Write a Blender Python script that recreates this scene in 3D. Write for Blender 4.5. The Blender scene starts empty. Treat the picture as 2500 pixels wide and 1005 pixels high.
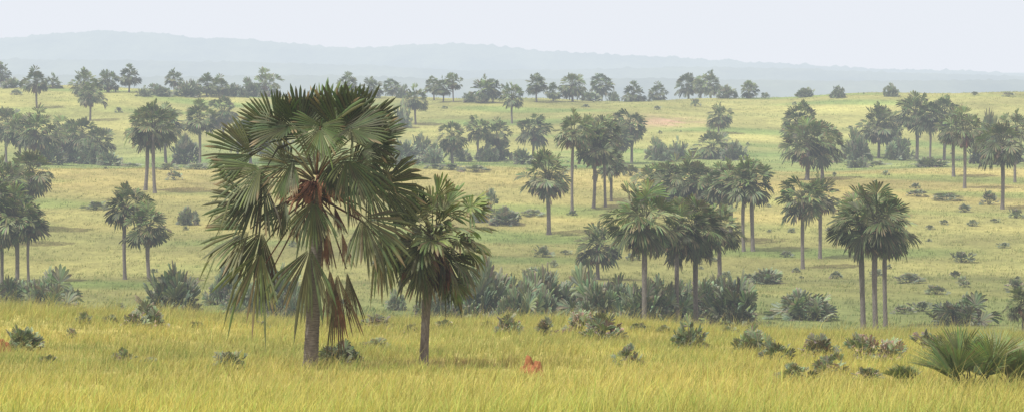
import bpy, math, random
import numpy as np
from mathutils import Vector
rng = random.Random(7)
scene = bpy.context.scene
scene.view_settings.view_transform = 'Standard'
scene.view_settings.look = 'None'
scene.view_settings.exposure = 0
F = 7090.0     # focal length in photo pixels
HY = 150.0     # eye level line in the photo
col = scene.collection

# ------------------------------------------------------------------ terrain
_dk = [-400, 0, 10, 20, 30, 65, 88, 105, 118, 128, 150, 190, 236, 270, 310, 340, 400, 460, 515, 560, 610, 660, 720, 800, 832, 870, 1000, 1500, 3000, 6000, 40000]
_zk = [-6, -2.0, -2.6, -3.7, -4.8, -7.9, -9.25, -10.14, -10.73, -11.5, -14.2, -18.6, -21.9, -23.3, -24.2, -25.0, -23.7, -20.8, -19.3, -20.2, -21.0, -19.0, -15.5, -10.9, -10.6, -13, -25, -60, -100, -115, -120]
_dd = np.arange(-400, 1400, 1.0)
_zz = np.interp(_dd, _dk, _zk)
_k = np.hanning(15); _k /= _k.sum()
_zs = np.convolve(np.pad(_zz, 7, mode='edge'), _k, mode='valid')

def sm(a, b, x):
    t = np.clip((x - a) / (b - a), 0, 1)
    return t * t * (3 - 2 * t)

def terrain(x, y):
    x = np.asarray(x, float); y = np.asarray(y, float)
    z = np.where(y < 1390, np.interp(y, _dd, _zs), np.interp(y, _dk, _zk))
    fg = sm(85, 115, y) * (1 - sm(150, 230, y))
    z = z - 0.026 * np.clip(x, -40, 40) * fg
    z = z + fg * (.10 * np.sin(x / 2.9 + 1) + .12 * np.sin(x / 5.3 + y / 9.0) + .06 * np.sin(x / 1.3 + y / 4.0))
    z = z + 3.2 * (1 - sm(-130, -30, x)) * sm(640, 800, y) * (1 - sm(900, 1500, y))
    z = z + 1.9 * sm(60, 140, x) * sm(640, 800, y) * (1 - sm(900, 1500, y))
    amp = np.clip(y / 900.0, 0.03, 0.75) * (1 - sm(1500, 3000, y))
    z = z + amp * (0.5 * np.sin(x / 17.0 + y / 41.0 + 1.3) + 0.35 * np.sin(x / 7.3 - y / 19.0) + 0.3 * np.sin(x / 31.0 - 0.7 + y / 23.0))
    return z

def tz(x, y):
    return float(terrain(x, y))

def survey(px, py, dmin):
    """distance at which a line of sight meets the ground"""
    u = (px - 1250) / F; v = -(py - HY) / F
    d = np.arange(dmin, 846, 0.5)
    hit = np.nonzero(terrain(u * d, d) >= v * d)[0]
    return float(d[hit[0]]) if len(hit) else None

def vnoise(x, y, s):
    return (np.sin(x / s + 1.7 * np.sin(y / (s * 1.3))) * np.cos(y / (s * .8) + 1.3 * np.sin(x / (s * 1.7) + 2)) + 0.5 * np.sin(x / (s * .37) + y / (s * .45) + 1)) / 1.5

def grass_tint(x, y):
    x = np.asarray(x, float); y = np.asarray(y, float)
    n = vnoise(x, y, 9.0) * .4 + vnoise(x * .4, y, 19.0) * .6
    fore = np.array([0.45, 0.425, 0.135]); lime = np.array([0.39, 0.41, 0.125])
    mid = np.array([0.235, 0.255, 0.088]); yel = np.array([0.325, 0.31, 0.112]); far = np.array([0.285, 0.31, 0.108])
    grn = np.array([0.155, 0.20, 0.068])
    def L(a, b, t): return a * (1 - t[..., None]) + b * t[..., None]
    c = L(np.broadcast_to(lime, x.shape + (3,)), np.broadcast_to(fore, x.shape + (3,)), sm(60, 80, y + 9 * vnoise(x, y, 3.7)))
    c = L(c, np.broadcast_to(np.array([.32, .36, .11]), x.shape + (3,)), .85 * sm(-.1, .7, vnoise(x, y, 2.3) + .4 * vnoise(x, y, .8)) * sm(70, 88, y))
    c = L(c, np.broadcast_to(np.array([.31, .32, .11]), x.shape + (3,)), sm(94, 122, y + 12 * vnoise(x, y, 3.0)))
    c = L(c, np.broadcast_to(grn, x.shape + (3,)), sm(122, 170, y))
    c = L(c, np.broadcast_to(mid, x.shape + (3,)), sm(255, 330, y + 15 * n))
    c = L(c, np.broadcast_to(yel, x.shape + (3,)), sm(390, 490, y + 35 * n))
    c = L(c, np.broadcast_to(grn * 1.35, x.shape + (3,)), sm(520, 545, y))
    c = L(c, np.broadcast_to(far, x.shape + (3,)), sm(610, 690, y + 15 * n))
    c = L(c, np.broadcast_to(np.array([.10, .14, .06]), x.shape + (3,)), sm(900, 1200, y))
    c = c * (1 + 0.22 * n[..., None] * np.array([1.1, .85, .8]))
    g2 = sm(.1, .8, vnoise(x * .5 + 40, y, 13.0)) * sm(230, 260, y)
    c = L(c, c * np.array([.66, .86, .72]), g2)
    e = np.exp(-(((x - 38) / 9) ** 2 + ((y - 725) / 16) ** 2)) * (0.5 + 0.6 * vnoise(x * 1.3, y * .5, 2.6))
    c = L(c, np.broadcast_to(np.array([.48, .35, .24]), x.shape + (3,)), np.clip(e * 1.2, 0, 1))
    e2 = np.exp(-(((x + 2.6) / 2.6) ** 2 + ((y - 88.3) / .8) ** 2))
    c = L(c, np.broadcast_to(np.array([.42, .33, .2]), x.shape + (3,)), np.clip(e2, 0, .7))
    return c

# ------------------------------------------------------------------ materials
def nt(name):
    m = bpy.data.materials.new(name); m.use_nodes = True
    t = m.node_tree; t.nodes.clear()
    return m, t, t.nodes, t.links

def mat_attr(name, rough=0.6, transl=0.25, noise_scale=3.0, noise_amt=0.35, rand_amt=0.25, spec=0.3, ttint=(1, 1, .6)):
    m, t, N, Lk = nt(name)
    out = N.new('ShaderNodeOutputMaterial')
    at = N.new('ShaderNodeAttribute'); at.attribute_name = 'tint'
    tc = N.new('ShaderNodeTexCoord')
    no = N.new('ShaderNodeTexNoise'); no.inputs['Scale'].default_value = noise_scale; no.inputs['Detail'].default_value = 3
    Lk.new(tc.outputs['Object'], no.inputs['Vector'])
    oi = N.new('ShaderNodeObjectInfo')
    mr = N.new('ShaderNodeMapRange'); mr.inputs[1].default_value = .25; mr.inputs[2].default_value = .75
    mr.inputs[3].default_value = 1 - noise_amt; mr.inputs[4].default_value = 1 + noise_amt
    Lk.new(no.outputs['Fac'], mr.inputs[0])
    mr2 = N.new('ShaderNodeMapRange'); mr2.inputs[3].default_value = 1 - rand_amt; mr2.inputs[4].default_value = 1 + rand_amt
    Lk.new(oi.outputs['Random'], mr2.inputs[0])
    mu = N.new('ShaderNodeMath'); mu.operation = 'MULTIPLY'
    Lk.new(mr.outputs[0], mu.inputs[0]); Lk.new(mr2.outputs[0], mu.inputs[1])
    vm = N.new('ShaderNodeVectorMath'); vm.operation = 'SCALE'
    Lk.new(at.outputs['Color'], vm.inputs[0]); Lk.new(mu.outputs[0], vm.inputs['Scale'])
    pb = N.new('ShaderNodeBsdfPrincipled'); pb.inputs['Roughness'].default_value = rough
    pb.inputs['Specular IOR Level'].default_value = spec
    Lk.new(vm.outputs[0], pb.inputs['Base Color'])
    if transl > 0:
        tr = N.new('ShaderNodeBsdfTranslucent')
        v2 = N.new('ShaderNodeVectorMath'); v2.operation = 'MULTIPLY'; v2.inputs[1].default_value = ttint
        Lk.new(vm.outputs[0], v2.inputs[0]); Lk.new(v2.outputs[0], tr.inputs['Color'])
        mx = N.new('ShaderNodeMixShader'); mx.inputs[0].default_value = transl
        Lk.new(pb.outputs[0], mx.inputs[1]); Lk.new(tr.outputs[0], mx.inputs[2])
        Lk.new(mx.outputs[0], out.inputs['Surface'])
    else:
        Lk.new(pb.outputs[0], out.inputs['Surface'])
    return m

M_leaf = mat_attr('palm_leaf', .5, .2, 2.5, .3, .25, .3)
M_dead = mat_attr('dry_leaf', .85, .15, 5, .4, .25, .1, (1, .8, .6))
M_grass = mat_attr('grass_blades', .7, .4, .35, .12, 0, .15, (1, 1, .75))
M_fruit = mat_attr('flower_stalk', .7, 0, 8, .4, 0, .2)

def mat_ground():
    m, t, N, Lk = nt('grassland_soil')
    out = N.new('ShaderNodeOutputMaterial'); at = N.new('ShaderNodeAttribute'); at.attribute_name = 'tint'
    tc = N.new('ShaderNodeTexCoord')
    prev = at.outputs['Color']
    for sc, amt, st in ((0.9, .2, (1, .35, 1)), (0.12, .28, (.5, .4, 1)), (4.0, .25, (1, .4, 1)), (.03, .25, (.5, .5, 1))):
        mp = N.new('ShaderNodeMapping'); mp.inputs['Scale'].default_value = st
        Lk.new(tc.outputs['Object'], mp.inputs['Vector'])
        no = N.new('ShaderNodeTexNoise'); no.inputs['Scale'].default_value = sc; no.inputs['Detail'].default_value = 5; no.inputs['Roughness'].default_value = .6
        Lk.new(mp.outputs[0], no.inputs['Vector'])
        mr = N.new('ShaderNodeMapRange'); mr.inputs[1].default_value = .3; mr.inputs[2].default_value = .7
        mr.inputs[3].default_value = 1 - amt; mr.inputs[4].default_value = 1 + amt * .8
        Lk.new(no.outputs['Fac'], mr.inputs[0])
        vm = N.new('ShaderNodeVectorMath'); vm.operation = 'SCALE'
        Lk.new(prev, vm.inputs[0]); Lk.new(mr.outputs[0], vm.inputs['Scale']); prev = vm.outputs[0]
    pb = N.new('ShaderNodeBsdfPrincipled'); pb.inputs['Roughness'].default_value = .95; pb.inputs['Specular IOR Level'].default_value = .05
    Lk.new(prev, pb.inputs['Base Color'])
    no = N.new('ShaderNodeTexNoise'); no.inputs['Scale'].default_value = 2.5; no.inputs['Detail'].default_value = 5
    Lk.new(tc.outputs['Object'], no.inputs['Vector'])
    bp = N.new('ShaderNodeBump'); bp.inputs['Strength'].default_value = .35; bp.inputs['Distance'].default_value = .2
    Lk.new(no.outputs['Fac'], bp.inputs['Height']); Lk.new(bp.outputs[0], pb.inputs['Normal'])
    Lk.new(pb.outputs[0], out.inputs['Surface'])
    return m
M_ground = mat_ground()

def mat_simple(name, c1, c2, scale, stretch=(1, 1, 1), rough=.9, bump=.4, detail=6):
    m, t, N, Lk = nt(name)
    out = N.new('ShaderNodeOutputMaterial'); tc = N.new('ShaderNodeTexCoord')
    mp = N.new('ShaderNodeMapping'); mp.inputs['Scale'].default_value = stretch
    Lk.new(tc.outputs['Object'], mp.inputs['Vector'])
    no = N.new('ShaderNodeTexNoise'); no.inputs['Scale'].default_value = scale; no.inputs['Detail'].default_value = detail; no.inputs['Roughness'].default_value = .65
    Lk.new(mp.outputs[0], no.inputs['Vector'])
    cr = N.new('ShaderNodeValToRGB'); cr.color_ramp.elements[0].position = .35; cr.color_ramp.elements[1].position = .65
    cr.color_ramp.elements[0].color = c1 + (1,); cr.color_ramp.elements[1].color = c2 + (1,)
    Lk.new(no.outputs['Fac'], cr.inputs[0])
    pb = N.new('ShaderNodeBsdfPrincipled'); pb.inputs['Roughness'].default_value = rough; pb.inputs['Specular IOR Level'].default_value = .15
    Lk.new(cr.outputs[0], pb.inputs['Base Color'])
    bp = N.new('ShaderNodeBump'); bp.inputs['Strength'].default_value = bump; bp.inputs['Distance'].default_value = .05
    Lk.new(no.outputs['Fac'], bp.inputs['Height']); Lk.new(bp.outputs[0], pb.inputs['Normal'])
    Lk.new(pb.outputs[0], out.inputs['Surface'])
    return m
M_trunk = mat_simple('palm_bark', (.085, .078, .072), (.225, .21, .19), 3.5, (1.5, 1.5, 9))
M_mound = mat_simple('red_termite_earth', (.18, .075, .03), (.35, .16, .07), 7, bump=1)
M_hill = mat_simple('wooded_hillside', (.05, .08, .05), (.13, .17, .10), .008, (1, .5, 2), bump=0, detail=8)

# ------------------------------------------------------------------ mesh helpers
def mesh_np(name, V, faces_flat, loop_tot, C, mat, smooth=False):
    me = bpy.data.meshes.new(name)
    V = np.asarray(V, np.float32); nV = len(V)
    me.vertices.add(nV); me.vertices.foreach_set('co', V.ravel())
    fl = np.asarray(faces_flat, np.int32); lt = np.asarray(loop_tot, np.int32)
    me.loops.add(len(fl)); me.loops.foreach_set('vertex_index', fl)
    me.polygons.add(len(lt)); st = np.concatenate([[0], np.cumsum(lt)[:-1]]).astype(np.int32)
    me.polygons.foreach_set('loop_start', st); me.polygons.foreach_set('loop_total', lt)
    if smooth: me.polygons.foreach_set('use_smooth', np.ones(len(lt), bool))
    me.update(calc_edges=True)
    if C is not None:
        a = me.attributes.new('tint', 'FLOAT_COLOR', 'POINT')
        C4 = np.ones((nV, 4), np.float32); C4[:, :3] = C
        a.data.foreach_set('color', C4.ravel())
    me.materials.append(mat)
    return me

class B:
    def __init__(s): s.v = []; s.f = []; s.c = []
    def add(s, pts, cs):
        i = len(s.v); s.v += [tuple(p) for p in pts]; s.c += cs; return i
    def mesh(s, name, mat, smooth=False):
        fl = [i for f in s.f for i in f]; lt = [len(f) for f in s.f]
        return mesh_np(name, np.array(s.v), fl, lt, np.array(s.c), mat, smooth)

def tube(b, pts, rads, c, n=5):
    prev = None
    for k, p in enumerate(pts):
        d = (pts[min(k + 1, len(pts) - 1)] - pts[max(k - 1, 0)]).normalized()
        a = d.orthogonal().normalized() if abs(d.z) > .95 else d.cross(Vector((0, 0, 1))).normalized()
        q = d.cross(a)
        ring = [p + (a * math.cos(j * 2 * math.pi / n) + q * math.sin(j * 2 * math.pi / n)) * rads[k] for j in range(n)]
        i = b.add(ring, [c] * n)
        if prev is not None:
            for j in range(n):
                b.f.append((prev + j, prev + (j + 1) % n, i + (j + 1) % n, i + j))
        prev = i

def leaf(b, r, P0, P, t, n, R, A, nseg, c, fold=.3, droop=.25, tipdroop=.3, pet=.03, cpet=(.12, .13, .055), ragged=.1, split=.6, drytip=.15, costa=.25, broken=0.0):
    """fan leaf: stalk from P0 to P, then pleated segments round axis t in the plane with normal n"""
    t = t.normalized(); s = t.cross(n)
    if s.length < 1e-3: s = t.orthogonal()
    s.normalize(); n = s.cross(t).normalized()
    mid = (P0 + P) / 2 + Vector((0, 0, (P - P0).length * .08))
    tube(b, [P0, mid, P], [pet * 1.5, pet, pet * .7], cpet, 3)
    Z = Vector((0, 0, -1))
    da = 2 * A / nseg
    ph = r.random() * 6; ph2 = r.random() * 6
    lop = r.uniform(-.25, .25)
    for i in range(nseg):
        a = -A + (i + .5) * da
        if r.random() < ragged * .4: continue
        Ri = R * (.68 + .32 * math.cos(a * .6)) * (1 + r.uniform(-1, 1) * ragged) * (1 + lop * a / max(A, .1) * .6)
        td = tipdroop * r.uniform(.2, 1.8)
        if r.random() < broken: td = r.uniform(1.2, 2.6)
        seg_c = [x * (1 + r.uniform(-.2, .2)) for x in c]
        tipc = [x * 1.25 for x in seg_c]
        if r.random() < drytip: tipc = [.18, .15, .08]
        wob = .11 * math.sin(a * 3 + ph) + .06 * math.sin(a * 7 + ph2)
        org = P + t * (costa * R * (math.cos(a * .8) - .5) * .5)
        def at(ang, f, lift):
            d = t * math.cos(ang) + s * math.sin(ang) + n * (fold * abs(math.sin(ang)) + wob)
            rr = Ri * f
            p = org + d * rr + Z * (droop * rr * f) + n * lift
            if f > .55: p = p + Z * (td * R * (f - .55) ** 1.5)
            return p
        pl = R * da * .45
        fs = (.06, split, (1 + split) * .52)
        hw = (.5, .5, .30)
        idx = []
        for k, f in enumerate(fs):
            lift = pl * f * (1 if k < 2 else .7)
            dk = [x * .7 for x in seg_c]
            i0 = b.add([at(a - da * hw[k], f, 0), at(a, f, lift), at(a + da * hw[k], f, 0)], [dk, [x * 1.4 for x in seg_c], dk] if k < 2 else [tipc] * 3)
            idx.append(i0)
        it = b.add([at(a, 1.0, 0)], [tipc])
        for k in range(2):
            i0, i1 = idx[k], idx[k + 1]
            b.f.append((i0, i0 + 1, i1 + 1, i1)); b.f.append((i0 + 1, i0 + 2, i1 + 2, i1 + 1))
        i1 = idx[2]
        b.f.append((i1, i1 + 1, it)); b.f.append((i1 + 1, i1 + 2, it))

def ext(me):
    co = np.empty(len(me.vertices) * 3, np.float32); me.vertices.foreach_get('co', co); co = co.reshape(-1, 3)
    lo, hi = np.percentile(co, .6, axis=0), np.percentile(co, 99.4, axis=0)
    return (hi[0] - lo[0] + hi[1] - lo[1]) / 2, hi[2], lo[2]

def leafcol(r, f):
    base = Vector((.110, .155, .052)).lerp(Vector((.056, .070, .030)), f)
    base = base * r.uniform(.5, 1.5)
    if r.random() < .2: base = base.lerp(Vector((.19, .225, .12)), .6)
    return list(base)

def crown_proto(seed, nl=30, nseg=20, dead=7, name='palm_crown', low=-38, droopy=0.0, rr=1.0, lop=0.0, gain=1.0):
    r = random.Random(seed); g = B(); k = B()
    for i in range(nl):
        f = i / (nl - 1)
        el = math.radians(84 + (low - 84) * f ** .9 + r.uniform(-14, 14)); phi = i * 2.399 + r.uniform(-.4, .4)
        d = Vector((math.cos(el) * math.cos(phi), math.cos(el) * math.sin(phi), math.sin(el)))
        base = Vector((.12 * math.cos(phi), .12 * math.sin(phi), .5 * (1 - f)))
        L = r.uniform(.75, 1.55) * (1 - .1 * f) * (1 + lop * math.cos(phi))
        P = base + d * L + Vector((0, 0, -.15 * L * math.cos(el)))
        t = (d + Vector((r.uniform(-.25, .25), r.uniform(-.25, .25), -(.05 + (.8 + droopy) * f ** 1.3)))).normalized()
        n = Vector((0, 0, 1)).lerp(Vector((math.cos(phi), math.sin(phi), .25)), r.uniform(.1, .9))
        n = (n + Vector((r.uniform(-.6, .6), r.uniform(-.6, .6), r.uniform(-.3, .3)))).normalized()
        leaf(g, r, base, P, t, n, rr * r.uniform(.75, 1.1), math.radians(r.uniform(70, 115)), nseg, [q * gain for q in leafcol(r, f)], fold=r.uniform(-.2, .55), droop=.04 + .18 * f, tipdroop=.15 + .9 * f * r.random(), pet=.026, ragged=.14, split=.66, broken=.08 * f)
    for i in range(dead):
        phi = r.uniform(0, 6.28); el = math.radians(r.uniform(-75, -35))
        d = Vector((math.cos(el) * math.cos(phi), math.cos(el) * math.sin(phi), math.sin(el)))
        base = Vector((.13 * math.cos(phi), .13 * math.sin(phi), -.0 - r.random() * .25))
        P = base + d * r.uniform(.35, .9)
        t = (d + Vector((0, 0, -1.6))).normalized()
        c = r.choice([(.15, .10, .065), (.12, .08, .055), (.20, .155, .10), (.085, .06, .045)])
        leaf(k, r, base, P, t, Vector((math.cos(phi), math.sin(phi), .2)), r.uniform(.6, .9), math.radians(r.uniform(30, 60)), nseg // 2, c, fold=-.3, droop=.2, tipdroop=.4, cpet=(.18, .11, .07), ragged=.3)
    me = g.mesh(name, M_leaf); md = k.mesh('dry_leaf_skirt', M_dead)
    return me, md, ext(me)

def shrub_proto(seed, nl=16, nseg=14, dry=.1, name='palm_shrub', spread=1.0, R=.62, lowel=8, colr=(.135, .17, .105), A0=60, A1=95, outward=False, stalk=(.5, .9), split=.68, cents=1):
    r = random.Random(seed); g = B()
    cc = [(0, 0, 1.0)] + [(r.uniform(-.7, .7), r.uniform(-.7, .7), r.uniform(.65, .9)) for _ in range(cents - 1)]
    per = nl // cents
    for i in range(per * cents):
        cx, cy, cs = cc[i // per]
        f = (i % per) / per
        el = math.radians(86 - (86 - lowel) * f ** .85 + r.uniform(-9, 9)); phi = i * 2.399 + r.uniform(-.4, .4)
        d = Vector((math.cos(el) * math.cos(phi) * spread, math.cos(el) * math.sin(phi) * spread, math.sin(el)))
        base = Vector((cx + r.uniform(-.2, .2) * spread, cy + r.uniform(-.2, .2) * spread, 0))
        P = base + d * r.uniform(*stalk) * cs
        t = (d + Vector((r.uniform(-.3, .3), r.uniform(-.3, .3), .15 - .3 * f))).normalized()
        if outward: n = Vector((math.cos(phi), math.sin(phi), .7)) + Vector((r.uniform(-.7, .7), r.uniform(-.7, .7), r.uniform(-.3, .3)))
        else: n = Vector((-math.cos(phi) * .7, -math.sin(phi) * .7, .6)) + Vector((r.uniform(-.6, .6), r.uniform(-.6, .6), r.uniform(-.3, .3)))
        isdry = r.random() < dry
        if isdry:
            c = list(Vector(r.choice([(.24, .205, .155), (.32, .29, .24), (.16, .125, .095)])) * r.uniform(.7, 1.2))
        else:
            c = list(Vector(colr) * (1.3 - .5 * f) * r.uniform(.6, 1.4))
        leaf(g, r, base, P, t, n.normalized(), R * cs * r.uniform(.75, 1.15), math.radians(r.uniform(A0, A1)), nseg, c, fold=r.uniform(0, .4), droop=.05 + (.3 if isdry else 0), tipdroop=.15, pet=.018, ragged=.12, split=split, drytip=.02)
    me = g.mesh(name, M_leaf)
    return me, ext(me)

def trunk_proto(seed):
    r = random.Random(seed); b = B()
    n = 12; rows = 50; prev = None
    bx, by = r.uniform(-.6, .6), r.uniform(-.6, .6)
    for k in range(rows):
        f = k / (rows - 1)
        rad = 1.0 - .22 * f + .18 * math.exp(-((f - .6) / .16) ** 2) + .35 * math.exp(-f * 22) + (.045 if k % 2 else 0) + r.uniform(-.02, .02)
        cx = bx * math.sin(f * math.pi) ; cy = by * math.sin(f * math.pi)
        ring = [(cx + rad * math.cos(j * 6.2832 / n) * (1 + r.uniform(-.03, .03)), cy + rad * math.sin(j * 6.2832 / n), f) for j in range(n)]
        i = b.add(ring, [(1, 1, 1)] * n)
        if prev is not None:
            for j in range(n): b.f.append((prev + j, prev + (j + 1) % n, i + (j + 1) % n, i + j))
        prev = i
    b.f.append(tuple(prev + j for j in range(n)))
    return b.mesh('palm_trunk', M_trunk, True)

CR = [crown_proto(100 + i, nl=rngn, nseg=13, dead=dd, low=lo, droopy=dr, rr=q, lop=lp) for i, (rngn, dd, lo, dr, q, lp) in enumerate(
    [(38, 8, -45, .1, 1, .15), (34, 14, -35, .4, 1.1, .3), (44, 5, -50, 0, .9, .15), (36, 10, -42, .6, 1.1, .25), (30, 18, -28, .3, 1.1, .3), (40, 7, -48, .2, .95, .2), (36, 12, -50, .8, 1.05, .25), (46, 9, -40, .1, .85, .25)])]
CRN = [crown_proto(200 + i, nl=nn, nseg=20, dead=dd, low=lw, droopy=dp, rr=q, lop=.25, gain=gn) for i, (dd, dp, nn, q, lw, gn) in enumerate([(16, .1, 40, .98, -50, 1.1), (22, .4, 40, 1, -52, 1.1), (22, .5, 46, 1.05, -55, 1.0)])]
TR = [trunk_proto(i) for i in range(4)]
SHB = [shrub_proto(300 + i, 54, 11, .03, R=.50, lowel=0, outward=i % 3 != 0, cents=1 + i % 3, A0=70, A1=105) for i in range(6)]
SHL = [shrub_proto(330 + i, 20, 11, .10, R=.55) for i in range(4)]
SHD = [shrub_proto(360 + i, 30, 10, .42, R=.50, lowel=4, cents=1 + i % 2) for i in range(4)]
SHN = [shrub_proto(390 + i, 22, 40, .0, R=1.0, lowel=45, colr=(.125, .175, .075), A0=45, A1=72, stalk=(.35, .9), split=.5) for i in range(2)]

def link(o, parent=None):
    col.objects.link(o)
    if parent: o.parent = parent
    return o

def palm(px, yb, yt, w, d=None, dmin=190, near=False, group='fan palms scattered over the grassland', label=None, proto=None, tilt=0.0, tk=.040, tall=.98):
    if d is None:
        d = survey(px, yb, dmin)
        if d is None: d = 846 + rng.uniform(0, 45)
    x = (px - 1250) / F * d; y = d
    g = tz(x, y)
    top = -(yt - HY) / F * d
    H = max(top - g, 1.5)
    W = w / F * d * 1.03
    me, md, (ew, et, el) = (CRN[proto % 3] if near else CR[proto if proto is not None else rng.randrange(len(CR))])
    s = W / ew
    sz = min(s * rng.uniform(.92, 1.1) * (1 if tall < 1 else 1.2), tall * W / (et - el))
    th = H - sz * et * .97
    if th < .12 * H:
        th = .12 * H; sz = (H - th) / et
    e = bpy.data.objects.new('palm_tree', None); e.empty_display_size = .5
    e.location = (x, y, g - .05); e.rotation_euler = (rng.uniform(-.015, .015), tilt + rng.uniform(-.03, .03), 0)
    link(e)
    e['category'] = 'palm tree'; e['group'] = group
    vis = th * F / d
    e['label'] = label or ('grey-trunked fan palm with rounded green crown in grass' if vis > 40 else 'short fan palm with bushy crown hiding its trunk')
    rot = rng.uniform(0, 6.28)
    t = link(bpy.data.objects.new('trunk', rng.choice(TR)), e)
    rr = tk * W * rng.uniform(.85, 1.1)
    t.scale = (rr, rr, th + .3 * sz); t.rotation_euler[2] = rot
    c = link(bpy.data.objects.new('crown', me), e)
    c.location = (0, 0, th); c.scale = (s, s, sz); c.rotation_euler[2] = rot
    k = link(bpy.data.objects.new('dry_leaf_skirt', md), e)
    k.location = (0, 0, th); k.scale = (s, s, sz); k.rotation_euler[2] = rot
    return e

def shrub(px, yb, yt, w, d=None, dmin=190, kind='B', label=None):
    if d is None:
        d = survey(px, yb, dmin)
        if d is None: d = 850
    x = (px - 1250) / F * d
    g = tz(x, d)
    H = (-(yt - HY) / F * d) - g
    W = w / F * d
    H = max(H, .3)
    me, (ew, et, el) = rng.choice({'B': SHB, 'L': SHL, 'D': SHD, 'N': SHN}[kind])
    o = bpy.data.objects.new('palm_shrub', me)
    o.location = (x, d, g - .03); o.rotation_euler[2] = rng.uniform(0, 6.28)
    o.scale = (W / ew * 1.05, W / ew * 1.05, H / et)
    o['category'] = 'shrub'; o['group'] = 'young fan palms and shrubs in the grass'
    o['label'] = label or {'B': 'bushy grey-green young fan palm without visible trunk', 'L': 'low grey-green palm shrub in the grass',
                           'D': 'low half-dry brown and green palm shrub', 'N': 'large stiff fan leaves rising from tall yellow grass'}[kind]
    link(o); return o

# ------------------------------------------------------------------ trees of the middle and far slopes
P = [(42,690,455,135),(-12,690,420,140),(72,565,370,112),(15,398,265,85),(85,402,262,105),(90,265,165,62),(205,235,168,66),(220,295,195,64),
(265,226,172,52),(315,226,158,52),(2,215,153,48),(425,216,168,46),(648,236,168,72),(355,465,262,105),(378,472,248,110),(405,400,255,90),(488,408,245,82),
(545,340,238,76),(305,682,450,108),(365,686,495,108),(505,236,180,52),(540,236,184,50),(612,400,285,90),(662,395,300,80),
(850,245,178,56),(905,240,190,56),(958,236,193,42),(1015,305,207,64),(1060,245,188,42),(1082,250,188,46),(1107,250,179,40),(1180,252,186,64),(1204,252,194,44),
(1250,302,204,60),(1310,250,181,50),(1350,248,203,40),(1398,249,181,62),(1470,246,181,55),(1546,249,200,56),(1602,244,202,46),(1680,241,181,56),
(1735,240,173,64),(1712,240,188,40),(1830,241,198,42),(1755,326,254,62),(1105,400,300,74),(1168,395,283,64),(1212,392,291,66),(1300,388,281,78),
(1340,572,362,118),(1397,516,268,100),(1449,509,305,100),(1478,506,283,92),(1492,492,345,92),(1542,398,267,82),(1508,400,300,80),(1740,388,322,90),
(1838,613,385,118),(1816,614,398,100),(1783,592,388,112),(1762,588,402,100),(1700,560,378,112),(1652,556,384,112),(1598,520,402,96),
(1945,396,250,92),(1970,440,292,118),(2008,436,300,95),(1960,656,432,112),(2002,632,422,100),(2145,386,255,92),(2166,380,262,80),(2238,392,228,98),(2305,392,236,84),
(2355,460,262,104),(2328,432,268,86),(2447,511,302,108),(2478,446,268,80),(1460,682,545,112),(1720,560,410,90),(128,216,180,48),(1445,400,285,80),(2270,395,250,70),
(150,400,285,92),(200,400,290,86),(240,402,312,80),(50,400,280,80),(8,600,385,120),(40,560,400,100),(70,690,500,90),(5,690,505,110)]
for p in P: palm(*p)
near = 'fan palms standing in small groups on the slope'
for p in [(1573,800,448,178,238),(1655,795,486,140,243),(1699,790,482,165,246),(1760,790,500,110,262),
          (2108,810,470,155,238),(2138,816,453,180,235),(2162,800,480,150,246)]:
    palm(p[0], p[1], p[2], p[3], d=p[4], near=True, proto=rng.randrange(2), group=near, label='tall fan palm with brown dry skirt beside others')
palm(2495, 830, 700, 80, d=225, near=True, proto=1, group=near, label='short fan palm with drooping dry leaves')

S = [(225,402,340,70),(265,405,372,62),(170,400,340,70),(120,402,350,70),(30,216,190,50),(385,234,206,62),(350,236,212,40),(452,236,200,52),(575,236,205,62),
(610,236,192,46),(470,236,195,40),(425,762,656,140),(120,757,656,142),(32,755,680,105),(172,752,700,60),(552,742,646,84),(600,752,688,100),(680,772,645,130),(585,768,700,90),(720,770,690,60),
(460,548,506,52),(455,402,330,70),(985,402,342,74),(1030,392,330,66),(1060,400,350,60),(1125,395,362,50),(1222,392,350,60),(1190,395,350,60),(1275,402,362,48),(978,312,250,58),(985,240,208,30),
(1605,392,338,62),(1660,388,340,64),(1792,392,345,62),(1640,395,365,50),(1440,247,224,50),(1495,247,222,34),(1775,241,208,46),(1965,238,215,42),(2048,239,211,42),(2175,236,207,42),
(1150,250,225,40),(2090,392,318,68),(2200,392,330,70),(2420,402,276,64),(2475,400,330,60),(2390,400,340,50),(2272,408,384,86),(2100,410,385,60),(1870,692,654,84),(1235,548,505,84),(1172,542,512,42),(1950,820,708,165),
(1095,786,680,130),(1140,786,690,110),(1180,782,640,130),(1225,790,680,125),(1268,782,680,125),(1330,786,652,145),(1300,776,680,110),(1370,788,695,100),(1445,785,658,150),(1395,785,695,100),(1520,792,685,135),(1480,788,695,110),(1600,792,680,130),(1560,786,690,110),(1650,792,685,110),(1720,800,685,130),(1790,804,672,125),(1760,792,675,115),
(1050,780,700,80),(965,756,706,50),(2358,838,716,150),(640,765,685,95)]
for s_ in S:
    if s_[1] > 758:
        shrub(*s_, d=rng.uniform(238, 262), kind='B')
    else:
        shrub(*s_, kind='B')
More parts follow.
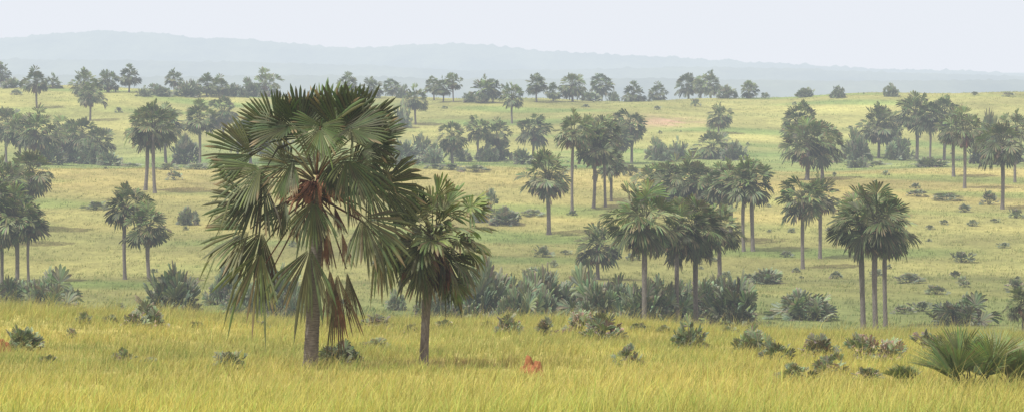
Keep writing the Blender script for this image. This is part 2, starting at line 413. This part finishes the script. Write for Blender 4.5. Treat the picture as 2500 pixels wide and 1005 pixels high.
SL = [(290,275,262,22),(425,440,416,38),(235,512,490,64),(410,415,398,60),(480,414,398,60),(1195,512,458,42),(1300,526,510,62),(1326,627,597,46),(1398,526,512,26),(1540,430,400,48),
(2050,398,376,40),(2310,490,470,76),(2355,518,497,32),(2415,500,464,42),(2480,532,508,38),(2375,552,535,30),(2305,548,535,24),(2220,690,665,76),(2350,692,672,32),(2285,718,694,62),(2205,765,742,56),(2480,712,680,60),
(1697,260,240,26),(1605,269,258,20),(1868,241,226,22),(2380,233,224,24),(2462,236,224,30),(320,408,398,60),(1100,415,400,60),(1160,420,402,80),(1060,412,400,50),(2140,404,392,60),(1430,262,254,20),(1085,266,258,16),
(40,232,218,30),(1620,440,420,40),(2350,640,612,60),(2270,560,548,26),(2450,605,590,30),(2240,480,462,50)]
for s_ in SL: shrub(*s_, kind='L')
for i in range(120):
    y = rng.choice([rng.uniform(270, 520), rng.uniform(270, 420), rng.uniform(560, 830)]); x = rng.uniform(-.19, .19) * y
    if rng.random() < .45: x = abs(x)
    px = x / y * F + 1250; g = tz(x, y); yb = HY - g / y * F
    h = rng.uniform(.35, 1.0) * F / y; shrub(px, yb, yb - h, h * rng.uniform(1.0, 2.4), d=y, kind='L')

FG = [(560,902,853,98,'L'),(300,888,846,64,'D'),(835,888,828,108,'B'),(920,852,822,70,'L'),(920,803,765,88,'D'),(1240,815,764,70,'D'),(1332,820,774,68,'D'),(1415,815,756,84,'D'),(1470,830,763,104,'D'),
(1535,890,838,78,'D'),(1685,850,776,92,'B'),(1840,864,800,100,'B'),(1892,884,826,90,'L'),(2000,874,813,92,'D'),(2032,914,858,98,'D'),(2115,884,810,94,'D'),(2170,884,824,92,'D'),(1940,928,882,100,'L'),
(2262,858,804,92,'D'),(2120,930,893,90,'L'),(360,798,736,98,'D'),(205,790,758,40,'L'),(58,854,796,82,'B'),(120,888,862,46,'L'),(270,792,764,34,'L'),(1085,802,776,46,'L'),(1005,812,786,40,'D'),(365,892,868,42,'L'),(175,824,798,30,'D'),(2085,862,822,60,'D'),(330,798,755,60,'D'),(480,800,783,44,'L'),
(1190,800,780,36,'L'),(1560,808,785,50,'L'),(1620,812,790,40,'L'),(1780,818,792,44,'L'),(2330,835,806,50,'L'),(640,800,780,40,'L')]
for f_ in FG:
    d = survey(f_[0], f_[1], 60)
    if d > 122: d = rng.uniform(110, 118)
    shrub(f_[0], f_[1], f_[2], f_[3], d=d, kind=f_[4])
shrub(2368, 975, 804, 235, d=77, kind='N')
shrub(2475, 975, 836, 160, d=78, kind='N')
shrub(2205, 950, 886, 90, d=79.5, kind='N', label='drooping dark fan leaves poking out of tall grass')

# ------------------------------------------------------------------ the large palm
D0 = 85.8
def big_palm():
    r = random.Random(5)
    x0 = (757 - 1250) / F * D0; g = tz(x0, D0)
    e = bpy.data.objects.new('palm_tree', None); e.location = (x0, D0, g - .05); link(e)
    e['category'] = 'palm tree'; e['label'] = 'large fan palm with ragged drooping leaves and grey trunk'; e['group'] = 'fan palms scattered over the grassland'
    PX = F / D0
    def W(px, py, y=0.0):
        return Vector(((px - 757) / PX, y, (-(py - HY) / F * D0) - (g - .05)))
    b = B(); prev = None; n = 20; rows = 110; top = W(772, 455)
    for k in range(rows):
        f = k / (rows - 1)
        rad = .215 - .05 * f + .05 * math.exp(-f * 25) + (.010 if k % 2 else 0) + r.uniform(-.004, .004)
        cx = top.x * f + .04 * math.sin(f * 3.1)
        ring = [(cx + rad * math.cos(j * 6.2832 / n) * (1 + r.uniform(-.03, .03)), rad * math.sin(j * 6.2832 / n), f * top.z) for j in range(n)]
        i = b.add(ring, [(1, 1, 1)] * n)
        if prev is not None:
            for j in range(n): b.f.append((prev + j, prev + (j + 1) % n, i + (j + 1) % n, i + j))
        prev = i
    b.f.append(tuple(prev + j for j in range(n)))
    link(bpy.data.objects.new('trunk', b.mesh('large_palm_trunk', M_trunk, True)), e)
    c = B(); dd = B()
    # hub x, hub y, depth, axis (right, up, toward back), R px, half spread deg, fold, facing (right component, up component)
    LV = [(680,325,.1,-.75,1,.1,105,64,.35,-.4,.3),(735,322,-.2,-.25,1,-.1,112,56,.4,.4,.1),(785,315,-.1,.0,1,.2,118,52,-.4,-.6,.1),(825,318,-.1,.28,1,0,116,54,.35,.5,.2),(865,325,.1,.6,1,.1,118,58,.35,.5,.2),(892,338,-.2,1,.55,-.2,98,60,.35,.2,.6),
          (755,328,.6,-.2,1,.2,108,80,.2,0,.2),(838,328,.7,.35,1,.3,108,80,.2,.2,.2),(664,345,.5,-.9,.7,.2,80,66,.3,-.3,.5),
          (788,302,-1.1,.05,-.9,-.5,76,105,.25,0,.9),(712,300,-.9,-.7,-.45,-.6,92,72,.4,-.5,.9),(858,305,-.9,.8,-.3,-.6,88,76,.35,.5,.9),
          (622,372,-.2,-1,.18,-.2,112,56,.3,-.2,.8),(645,398,-.7,-.8,-.6,-.3,112,50,.45,-.3,.8),(625,482,-.2,-1,-.3,-.1,106,54,.35,-.3,.7),(665,440,.4,-1,-.4,.2,95,56,.3,-.3,.5),
          (648,428,-.6,-.28,-1,-.2,112,42,.5,-.5,.3),(612,552,.0,-1,-.5,-.1,110,52,.4,-.4,.6),(640,598,-.3,-.25,-1,-.1,128,36,.5,-.4,.3),(640,555,.2,-.6,-1,.2,110,46,.4,.4,.3),
          (880,362,-.3,1,.2,-.2,92,58,.3,.2,.6),(850,372,-.9,.2,-1,-.4,112,48,.4,.5,.3),(885,385,-.6,.7,-.9,-.3,85,50,.4,.4,.6),(930,442,-.1,1,.12,-.1,108,66,.15,.2,.3),(885,520,-.6,.8,-.7,-.35,118,62,.15,.2,.4),
          (925,555,.2,.4,-1,.1,118,42,.4,.4,.3),(895,450,.5,.8,-.5,.2,85,60,.3,.3,.5),(955,555,.5,.5,-.9,.2,98,48,.4,-.3,.4),
          (772,478,-.9,-.05,-1,-.35,88,50,.2,.1,.1),(762,592,-.6,-.2,-1,-.15,124,42,.25,-.2,.2),(700,480,-.3,-.3,-1,-.2,75,40,.4,-.5,.3),(812,385,-1.0,.3,-1,-.5,88,42,.4,.5,.3),(722,378,-1.1,-.25,-1,-.4,92,42,.4,-.5,.3),
          (700,400,.8,-.8,.2,.5,90,70,.4,0,.4),(850,420,.8,.8,.1,.6,90,70,.4,0,.4),(770,400,1.2,0,.4,1,110,90,.2,0,.4)]
    for (hx, hy, dy, ax, az, ay, R, A, fo, nx_, nz_) in LV:
        P = W(hx, hy + 6, dy); t = Vector((ax, ay, az)).normalized()
        P0 = W(772 + (hx - 772) * .08, 455 - (480 - hy) * .18, dy * .1)
        nn = Vector((nx_ + r.uniform(-.3, .3), -1, nz_ + r.uniform(-.25, .25)))
        if ay > .9: nn = Vector((0, -.3, 1))
        f = min(1, max(0, (hy - 320) / 280))
        col_ = list(Vector((.052, .078, .026)).lerp(Vector((.072, .086, .032)), f) * r.uniform(.5, 1.4))
        leaf(c, r, P0, P, t, nn, R / PX * 1.08, math.radians(A * 1.15), max(18, int(A / 2.2)), col_, fold=fo * r.uniform(.6, 1.1), droop=.04 + .08 * f, tipdroop=.1 + .5 * f * r.random(),
             pet=.028, cpet=(.14, .14, .06) if r.random() < .65 else (.18, .10, .05), ragged=.09 + .06 * f, split=.70, broken=.03 + .06 * f)
    DV = [(822,652,-.3,.12,-1,0,158,16,(.105,.08,.04)),(806,645,-.2,.05,-1,0,130,14,(.13,.075,.04)),(846,655,-.1,.16,-1,0,100,14,(.085,.075,.035)),(668,650,.1,-.3,-1,0,70,18,(.10,.07,.04)),(650,640,-.2,-.1,-1,0,75,18,(.08,.07,.035)),
          (835,560,-.2,.1,-1,0,70,16,(.18,.11,.07)),(725,520,-.4,-.1,-1,0,60,16,(.13,.075,.045)),(800,560,-.35,0,-1,0,75,16,(.15,.09,.055)),(785,560,.3,0,-1,0,80,20,(.12,.07,.045)),(745,500,.2,-.2,-1,0,60,20,(.10,.05,.035)),(815,500,.2,.2,-1,0,60,20,(.11,.055,.035)),
          (985,640,.4,.1,-1,0,50,18,(.17,.1,.06)),(700,470,.2,-.3,-1,0,65,18,(.12,.06,.04)),(850,480,.2,.3,-1,0,65,18,(.11,.06,.04))]
    for (hx, hy, dy, ax, az, ay, R, A, cc) in DV:
        leaf(dd, r, W(775, 480, dy * .2), W(hx, hy, dy), Vector((ax, ay, az)), Vector((r.uniform(-.5, .5), -1, .1)), R / PX, math.radians(A), 16, list(cc), fold=.3, droop=.05, tipdroop=.12, pet=.03, cpet=(.17, .10, .06), ragged=.22, split=.72)
    link(bpy.data.objects.new('crown', c.mesh('large_palm_crown', M_leaf)), e)
    link(bpy.data.objects.new('dry_leaf_skirt', dd.mesh('large_palm_dry_leaves', M_dead)), e)
    fr = B()
    for i in range(46):
        a = r.uniform(0, 6.28); o = W(774, 450); L = r.uniform(.5, 1.05); pts = []
        up = r.uniform(-.2, .3)
        for k in range(7):
            f = k / 6
            pts.append(o + Vector((math.cos(a) * (.15 + L * f), math.sin(a) * (.15 + L * f), up * L * f * 2 - .8 * f * f * L + .06 * math.sin(k * 2 + i))))
        cc = r.choice([(.20, .095, .05), (.15, .07, .04), (.10, .05, .03), (.25, .14, .08)])
        tube(fr, pts, [.05, .045, .04, .04, .045, .04, .015], cc, 6)
    link(bpy.data.objects.new('flower_stalks', fr.mesh('palm_flower_stalks', M_fruit)), e)
big_palm()
palm(1034, 902, 440, 250, d=87.0, near=True, proto=2, label='smaller shaggy fan palm with slim trunk beside large palm', tilt=.05, tk=.042, tall=1.15)

# ------------------------------------------------------------------ termite mounds
def mound(px, yb, d, peaks, name_label):
    x = (px - 1250) / F * d; g = tz(x, d)
    nx = 60; xs = np.linspace(-.6, .6, nx); X, Y = np.meshgrid(xs, xs)
    Z = np.zeros_like(X)
    for (cx, cy, h, s) in peaks:
        rr = np.sqrt((X - cx) ** 2 + (Y - cy) ** 2) * (1 + .15 * np.sin(np.arctan2(Y - cy, X - cx) * 5 + cx * 20))
        Z = np.maximum(Z, h * np.exp(-(rr / s) ** 3))
    Z += .03 * np.sin(X * 30 + 3 * Y) * np.cos(Y * 23) * (Z > .05) - .05
    V = np.stack([X, Y, Z], -1).reshape(-1, 3)
    idx = np.arange(nx * nx).reshape(nx, nx)
    q = np.stack([idx[:-1, :-1], idx[:-1, 1:], idx[1:, 1:], idx[1:, :-1]], -1).reshape(-1, 4)
    me = mesh_np('termite_mound', V, q.ravel(), np.full(len(q), 4), None, M_mound, True)
    o = bpy.data.objects.new('termite_mound', me); o.location = (x, d, g); link(o)
    o['category'] = 'termite mound'; o['label'] = name_label; o['group'] = 'termite mounds in the grass'
mound(1299, 918, survey(1297, 918, 60), [(-.1, -.05, .64, .15), (.15, .0, .50, .15), (-.24, .0, .36, .14), (.02, -.1, .38, .3)], 'small red-brown earth termite mound with two peaks')
mound(6, 860, survey(8, 860, 60), [(-.05, 0, .5, .18), (.12, .05, .38, .16)], 'rounded reddish termite mound beside shrub')

# ------------------------------------------------------------------ ground sheet
ys = np.concatenate([np.arange(-400, 40, 20), np.arange(40, 135, 1.2), np.arange(135, 900, 2.5), np.geomspace(900, 30000, 60)])
u = np.linspace(-1, 1, 321)
xs = np.sign(u) * (170 * np.abs(u) + 14000 * np.abs(u) ** 9)
X, Y = np.meshgrid(xs, ys); Zt = terrain(X, Y)
V = np.stack([X, Y, Zt], -1).reshape(-1, 3); C = grass_tint(X, Y).reshape(-1, 3)
idx = np.arange(len(ys) * len(xs)).reshape(len(ys), len(xs))
q = np.stack([idx[:-1, :-1], idx[:-1, 1:], idx[1:, 1:], idx[1:, :-1]], -1).reshape(-1, 4)
o = link(bpy.data.objects.new('ground', mesh_np('ground', V, q.ravel(), np.full(len(q), 4), C, M_ground, True)))
o['kind'] = 'structure'; o['label'] = 'rolling yellow-green savanna grassland'; o['category'] = 'ground'

# ------------------------------------------------------------------ grass
def grass(y0, y1, n, h0, h1, wd, seed, seedheads=.2, label='tall yellow-green grass', near=False):
    R = np.random.RandomState(seed)
    y = np.sqrt(R.uniform(y0 ** 2, y1 ** 2, n)); x = R.uniform(-.205, .205, n) * y
    k = n // 6
    ti = R.randint(0, k, n); spread = wd * 6
    x = x[ti] + R.normal(0, spread, n); y = y[ti] + R.normal(0, spread, n)
    z = terrain(x, y) - .02
    nz = vnoise(x, y, 3.1)
    h = R.uniform(h0, h1, n) * (1 + .35 * nz + .25 * vnoise(x, y, .9)); sh = R.rand(n) < seedheads
    if near:
        h = h * (1 + .6 * (1 - sm(66, 80, y)) + .5 * sm(105, 118, y) * R.rand(n))
        tall = R.rand(k)[ti] < .07
        h = np.where(tall, h * 1.9, h)
    h = np.where(sh, h * 1.35, h)
    a = R.uniform(0, 6.28, n); wx, wy = np.cos(a) * wd * .5, np.sin(a) * wd * .5
    la = R.normal(.4, 1.3, n); ln = R.uniform(.15, .95, n) * h; lx, ly = np.cos(la) * ln, np.sin(la) * ln
    base = np.stack([x, y, z], -1)
    w = np.stack([wx, wy, 0 * wx], -1)
    m = base + np.stack([lx * .35, ly * .35, h * .6], -1)
    t = base + np.stack([lx, ly, h], -1)
    wm = np.where(sh, .5, .8)[:, None]
    V = np.stack([base - w, base + w, m + w * wm, m - w * wm, t], 1).reshape(-1, 3)
    vr = .38 if near else .15
    c = grass_tint(x, y) * R.uniform(1 - vr, 1 + vr, n)[:, None] * (1.0 if near else 1.1)
    g = R.rand(n)[:, None]
    c = np.where(g < .3, c * np.array([.74, .96, .8]), c)
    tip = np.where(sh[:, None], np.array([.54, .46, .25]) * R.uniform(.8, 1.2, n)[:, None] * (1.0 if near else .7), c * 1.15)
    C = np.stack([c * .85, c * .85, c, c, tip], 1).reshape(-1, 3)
    i = np.arange(n)[:, None] * 5
    fl = np.concatenate([i + np.array([[0, 1, 2, 3]]), i + np.array([[3, 2, 4]])], 1).ravel()
    lt = np.tile([4, 3], n)
    o = link(bpy.data.objects.new('grass', mesh_np('grass', V, fl, lt, C, M_grass)))
    o['kind'] = 'stuff'; o['label'] = label; o['category'] = 'grass'
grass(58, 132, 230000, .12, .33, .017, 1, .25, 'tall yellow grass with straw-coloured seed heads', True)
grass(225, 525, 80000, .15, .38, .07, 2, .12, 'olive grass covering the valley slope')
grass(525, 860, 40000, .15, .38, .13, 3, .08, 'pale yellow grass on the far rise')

# ------------------------------------------------------------------ hills
def hills(D, prof, depth, base, seed, bump, label):
    R = np.random.RandomState(seed)
    px = [p[0] for p in prof]; py = [p[1] for p in prof]
    xs = np.linspace(-D * .32, D * .32, 900)
    crest = np.interp(xs / D * F + 1250, px, py)
    kk = np.hanning(21); kk /= kk.sum(); crest = np.convolve(np.pad(crest, 10, mode='edge'), kk, 'valid')
    cz = (HY - crest) / F * D
    vs = np.linspace(-1, 1, 46)
    X, Vv = np.meshgrid(xs, vs); CZ = np.broadcast_to(cz, X.shape)
    prof_ = (1 - np.abs(Vv) ** 1.5)
    Z = base + (CZ - base) * prof_
    nz = vnoise(X, Vv * depth, D * .02) * (CZ - base) * .07 * np.abs(Vv) * 2
    bb = R.rand(*X.shape) ** 3 * bump
    bb = (bb + np.roll(bb, 1, 1) + np.roll(bb, -1, 1)) / 2
    Z = Z + nz + bb
    V = np.stack([X, D + Vv * depth, Z], -1).reshape(-1, 3)
    idx = np.arange(X.size).reshape(X.shape)
    q = np.stack([idx[:-1, :-1], idx[:-1, 1:], idx[1:, 1:], idx[1:, :-1]], -1).reshape(-1, 4)
    o = link(bpy.data.objects.new('hills', mesh_np('hills', V, q.ravel(), np.full(len(q), 4), None, M_hill, True)))
    o['kind'] = 'structure'; o['label'] = label; o['category'] = 'hills'
hills(6200, [(-800, 110), (0, 98), (60, 96), (130, 84), (190, 82), (250, 75), (310, 82), (400, 84), (480, 97), (560, 94), (640, 102), (760, 114), (860, 120), (960, 116), (1050, 111), (1130, 107), (1200, 113), (1300, 126), (1500, 136), (1800, 152), (2100, 168), (2500, 182), (3300, 188)], 700, -130, 4, 6, 'hazy blue wooded hills on the skyline')
hills(5000, [(-800, 150), (0, 146), (300, 150), (600, 154), (900, 162), (1100, 174), (1400, 172), (1700, 166), (1900, 168), (2200, 180), (2500, 188), (3300, 190)], 450, -120, 5, 4, 'low hazy wooded ridge')
hills(3900, [(-800, 186), (0, 184), (400, 190), (800, 186), (1200, 196), (1600, 193), (2000, 200), (2500, 198), (3300, 200)], 400, -110, 6, 3, 'hazy lowland woodland')

# ------------------------------------------------------------------ haze, sky, sun
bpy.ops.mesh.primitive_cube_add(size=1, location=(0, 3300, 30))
hz = bpy.context.object; hz.name = 'glowing_haze'; hz.data.name = 'glowing_haze'; hz.scale = (12000, 7800, 520)
hz['kind'] = 'structure'; hz['label'] = 'bluish haze filling the air, scattered light added as glow'; hz['category'] = 'sky'
m, t, N, Lk = nt('haze_with_glow')
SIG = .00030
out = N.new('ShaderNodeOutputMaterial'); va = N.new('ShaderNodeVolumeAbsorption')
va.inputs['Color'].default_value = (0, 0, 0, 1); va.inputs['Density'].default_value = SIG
em = N.new('ShaderNodeEmission'); em.inputs['Color'].default_value = (.77, .85, .93, 1); em.inputs['Strength'].default_value = SIG  # haze gives off its own glow in place of scattered sun and sky light
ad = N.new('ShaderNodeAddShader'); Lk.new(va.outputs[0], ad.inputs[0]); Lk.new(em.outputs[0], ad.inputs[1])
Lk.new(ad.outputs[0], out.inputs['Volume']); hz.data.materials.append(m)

w = bpy.data.worlds.new('World'); scene.world = w; w.use_nodes = True
N = w.node_tree.nodes; Lk = w.node_tree.links
bg = N['Background']; sky = N.new('ShaderNodeTexSky'); sky.sky_type = 'NISHITA'; sky.sun_disc = False
EL, AZ = math.radians(56), math.radians(-122)
sky.sun_elevation = EL; sky.sun_rotation = AZ; sky.dust_density = 6; sky.air_density = 1.2
mx = N.new('ShaderNodeMix'); mx.data_type = 'RGBA'; mx.inputs[0].default_value = .8
Lk.new(sky.outputs[0], mx.inputs[6]); mx.inputs[7].default_value = (15.2, 11.4, 10.4, 1)
Lk.new(mx.outputs[2], bg.inputs['Color']); bg.inputs['Strength'].default_value = .1

sl = bpy.data.lights.new('sun', 'SUN'); sl.energy = 4.3; sl.angle = math.radians(1.5); sl.color = (1, .95, .86)
so = link(bpy.data.objects.new('sun', sl))
dv = Vector((math.sin(AZ) * math.cos(EL), math.cos(AZ) * math.cos(EL), math.sin(EL)))
so.rotation_euler = dv.to_track_quat('Z', 'Y').to_euler()

cam = bpy.data.cameras.new('camera'); co = link(bpy.data.objects.new('camera', cam))
cam.sensor_width = 36; cam.lens = 36 * F / 2500; cam.shift_y = -(502.5 - HY) / 2500
co.location = (0, 0, 0); co.rotation_euler = (math.radians(90), 0, 0)
cam.clip_start = .5; cam.clip_end = 60000
scene.camera = co
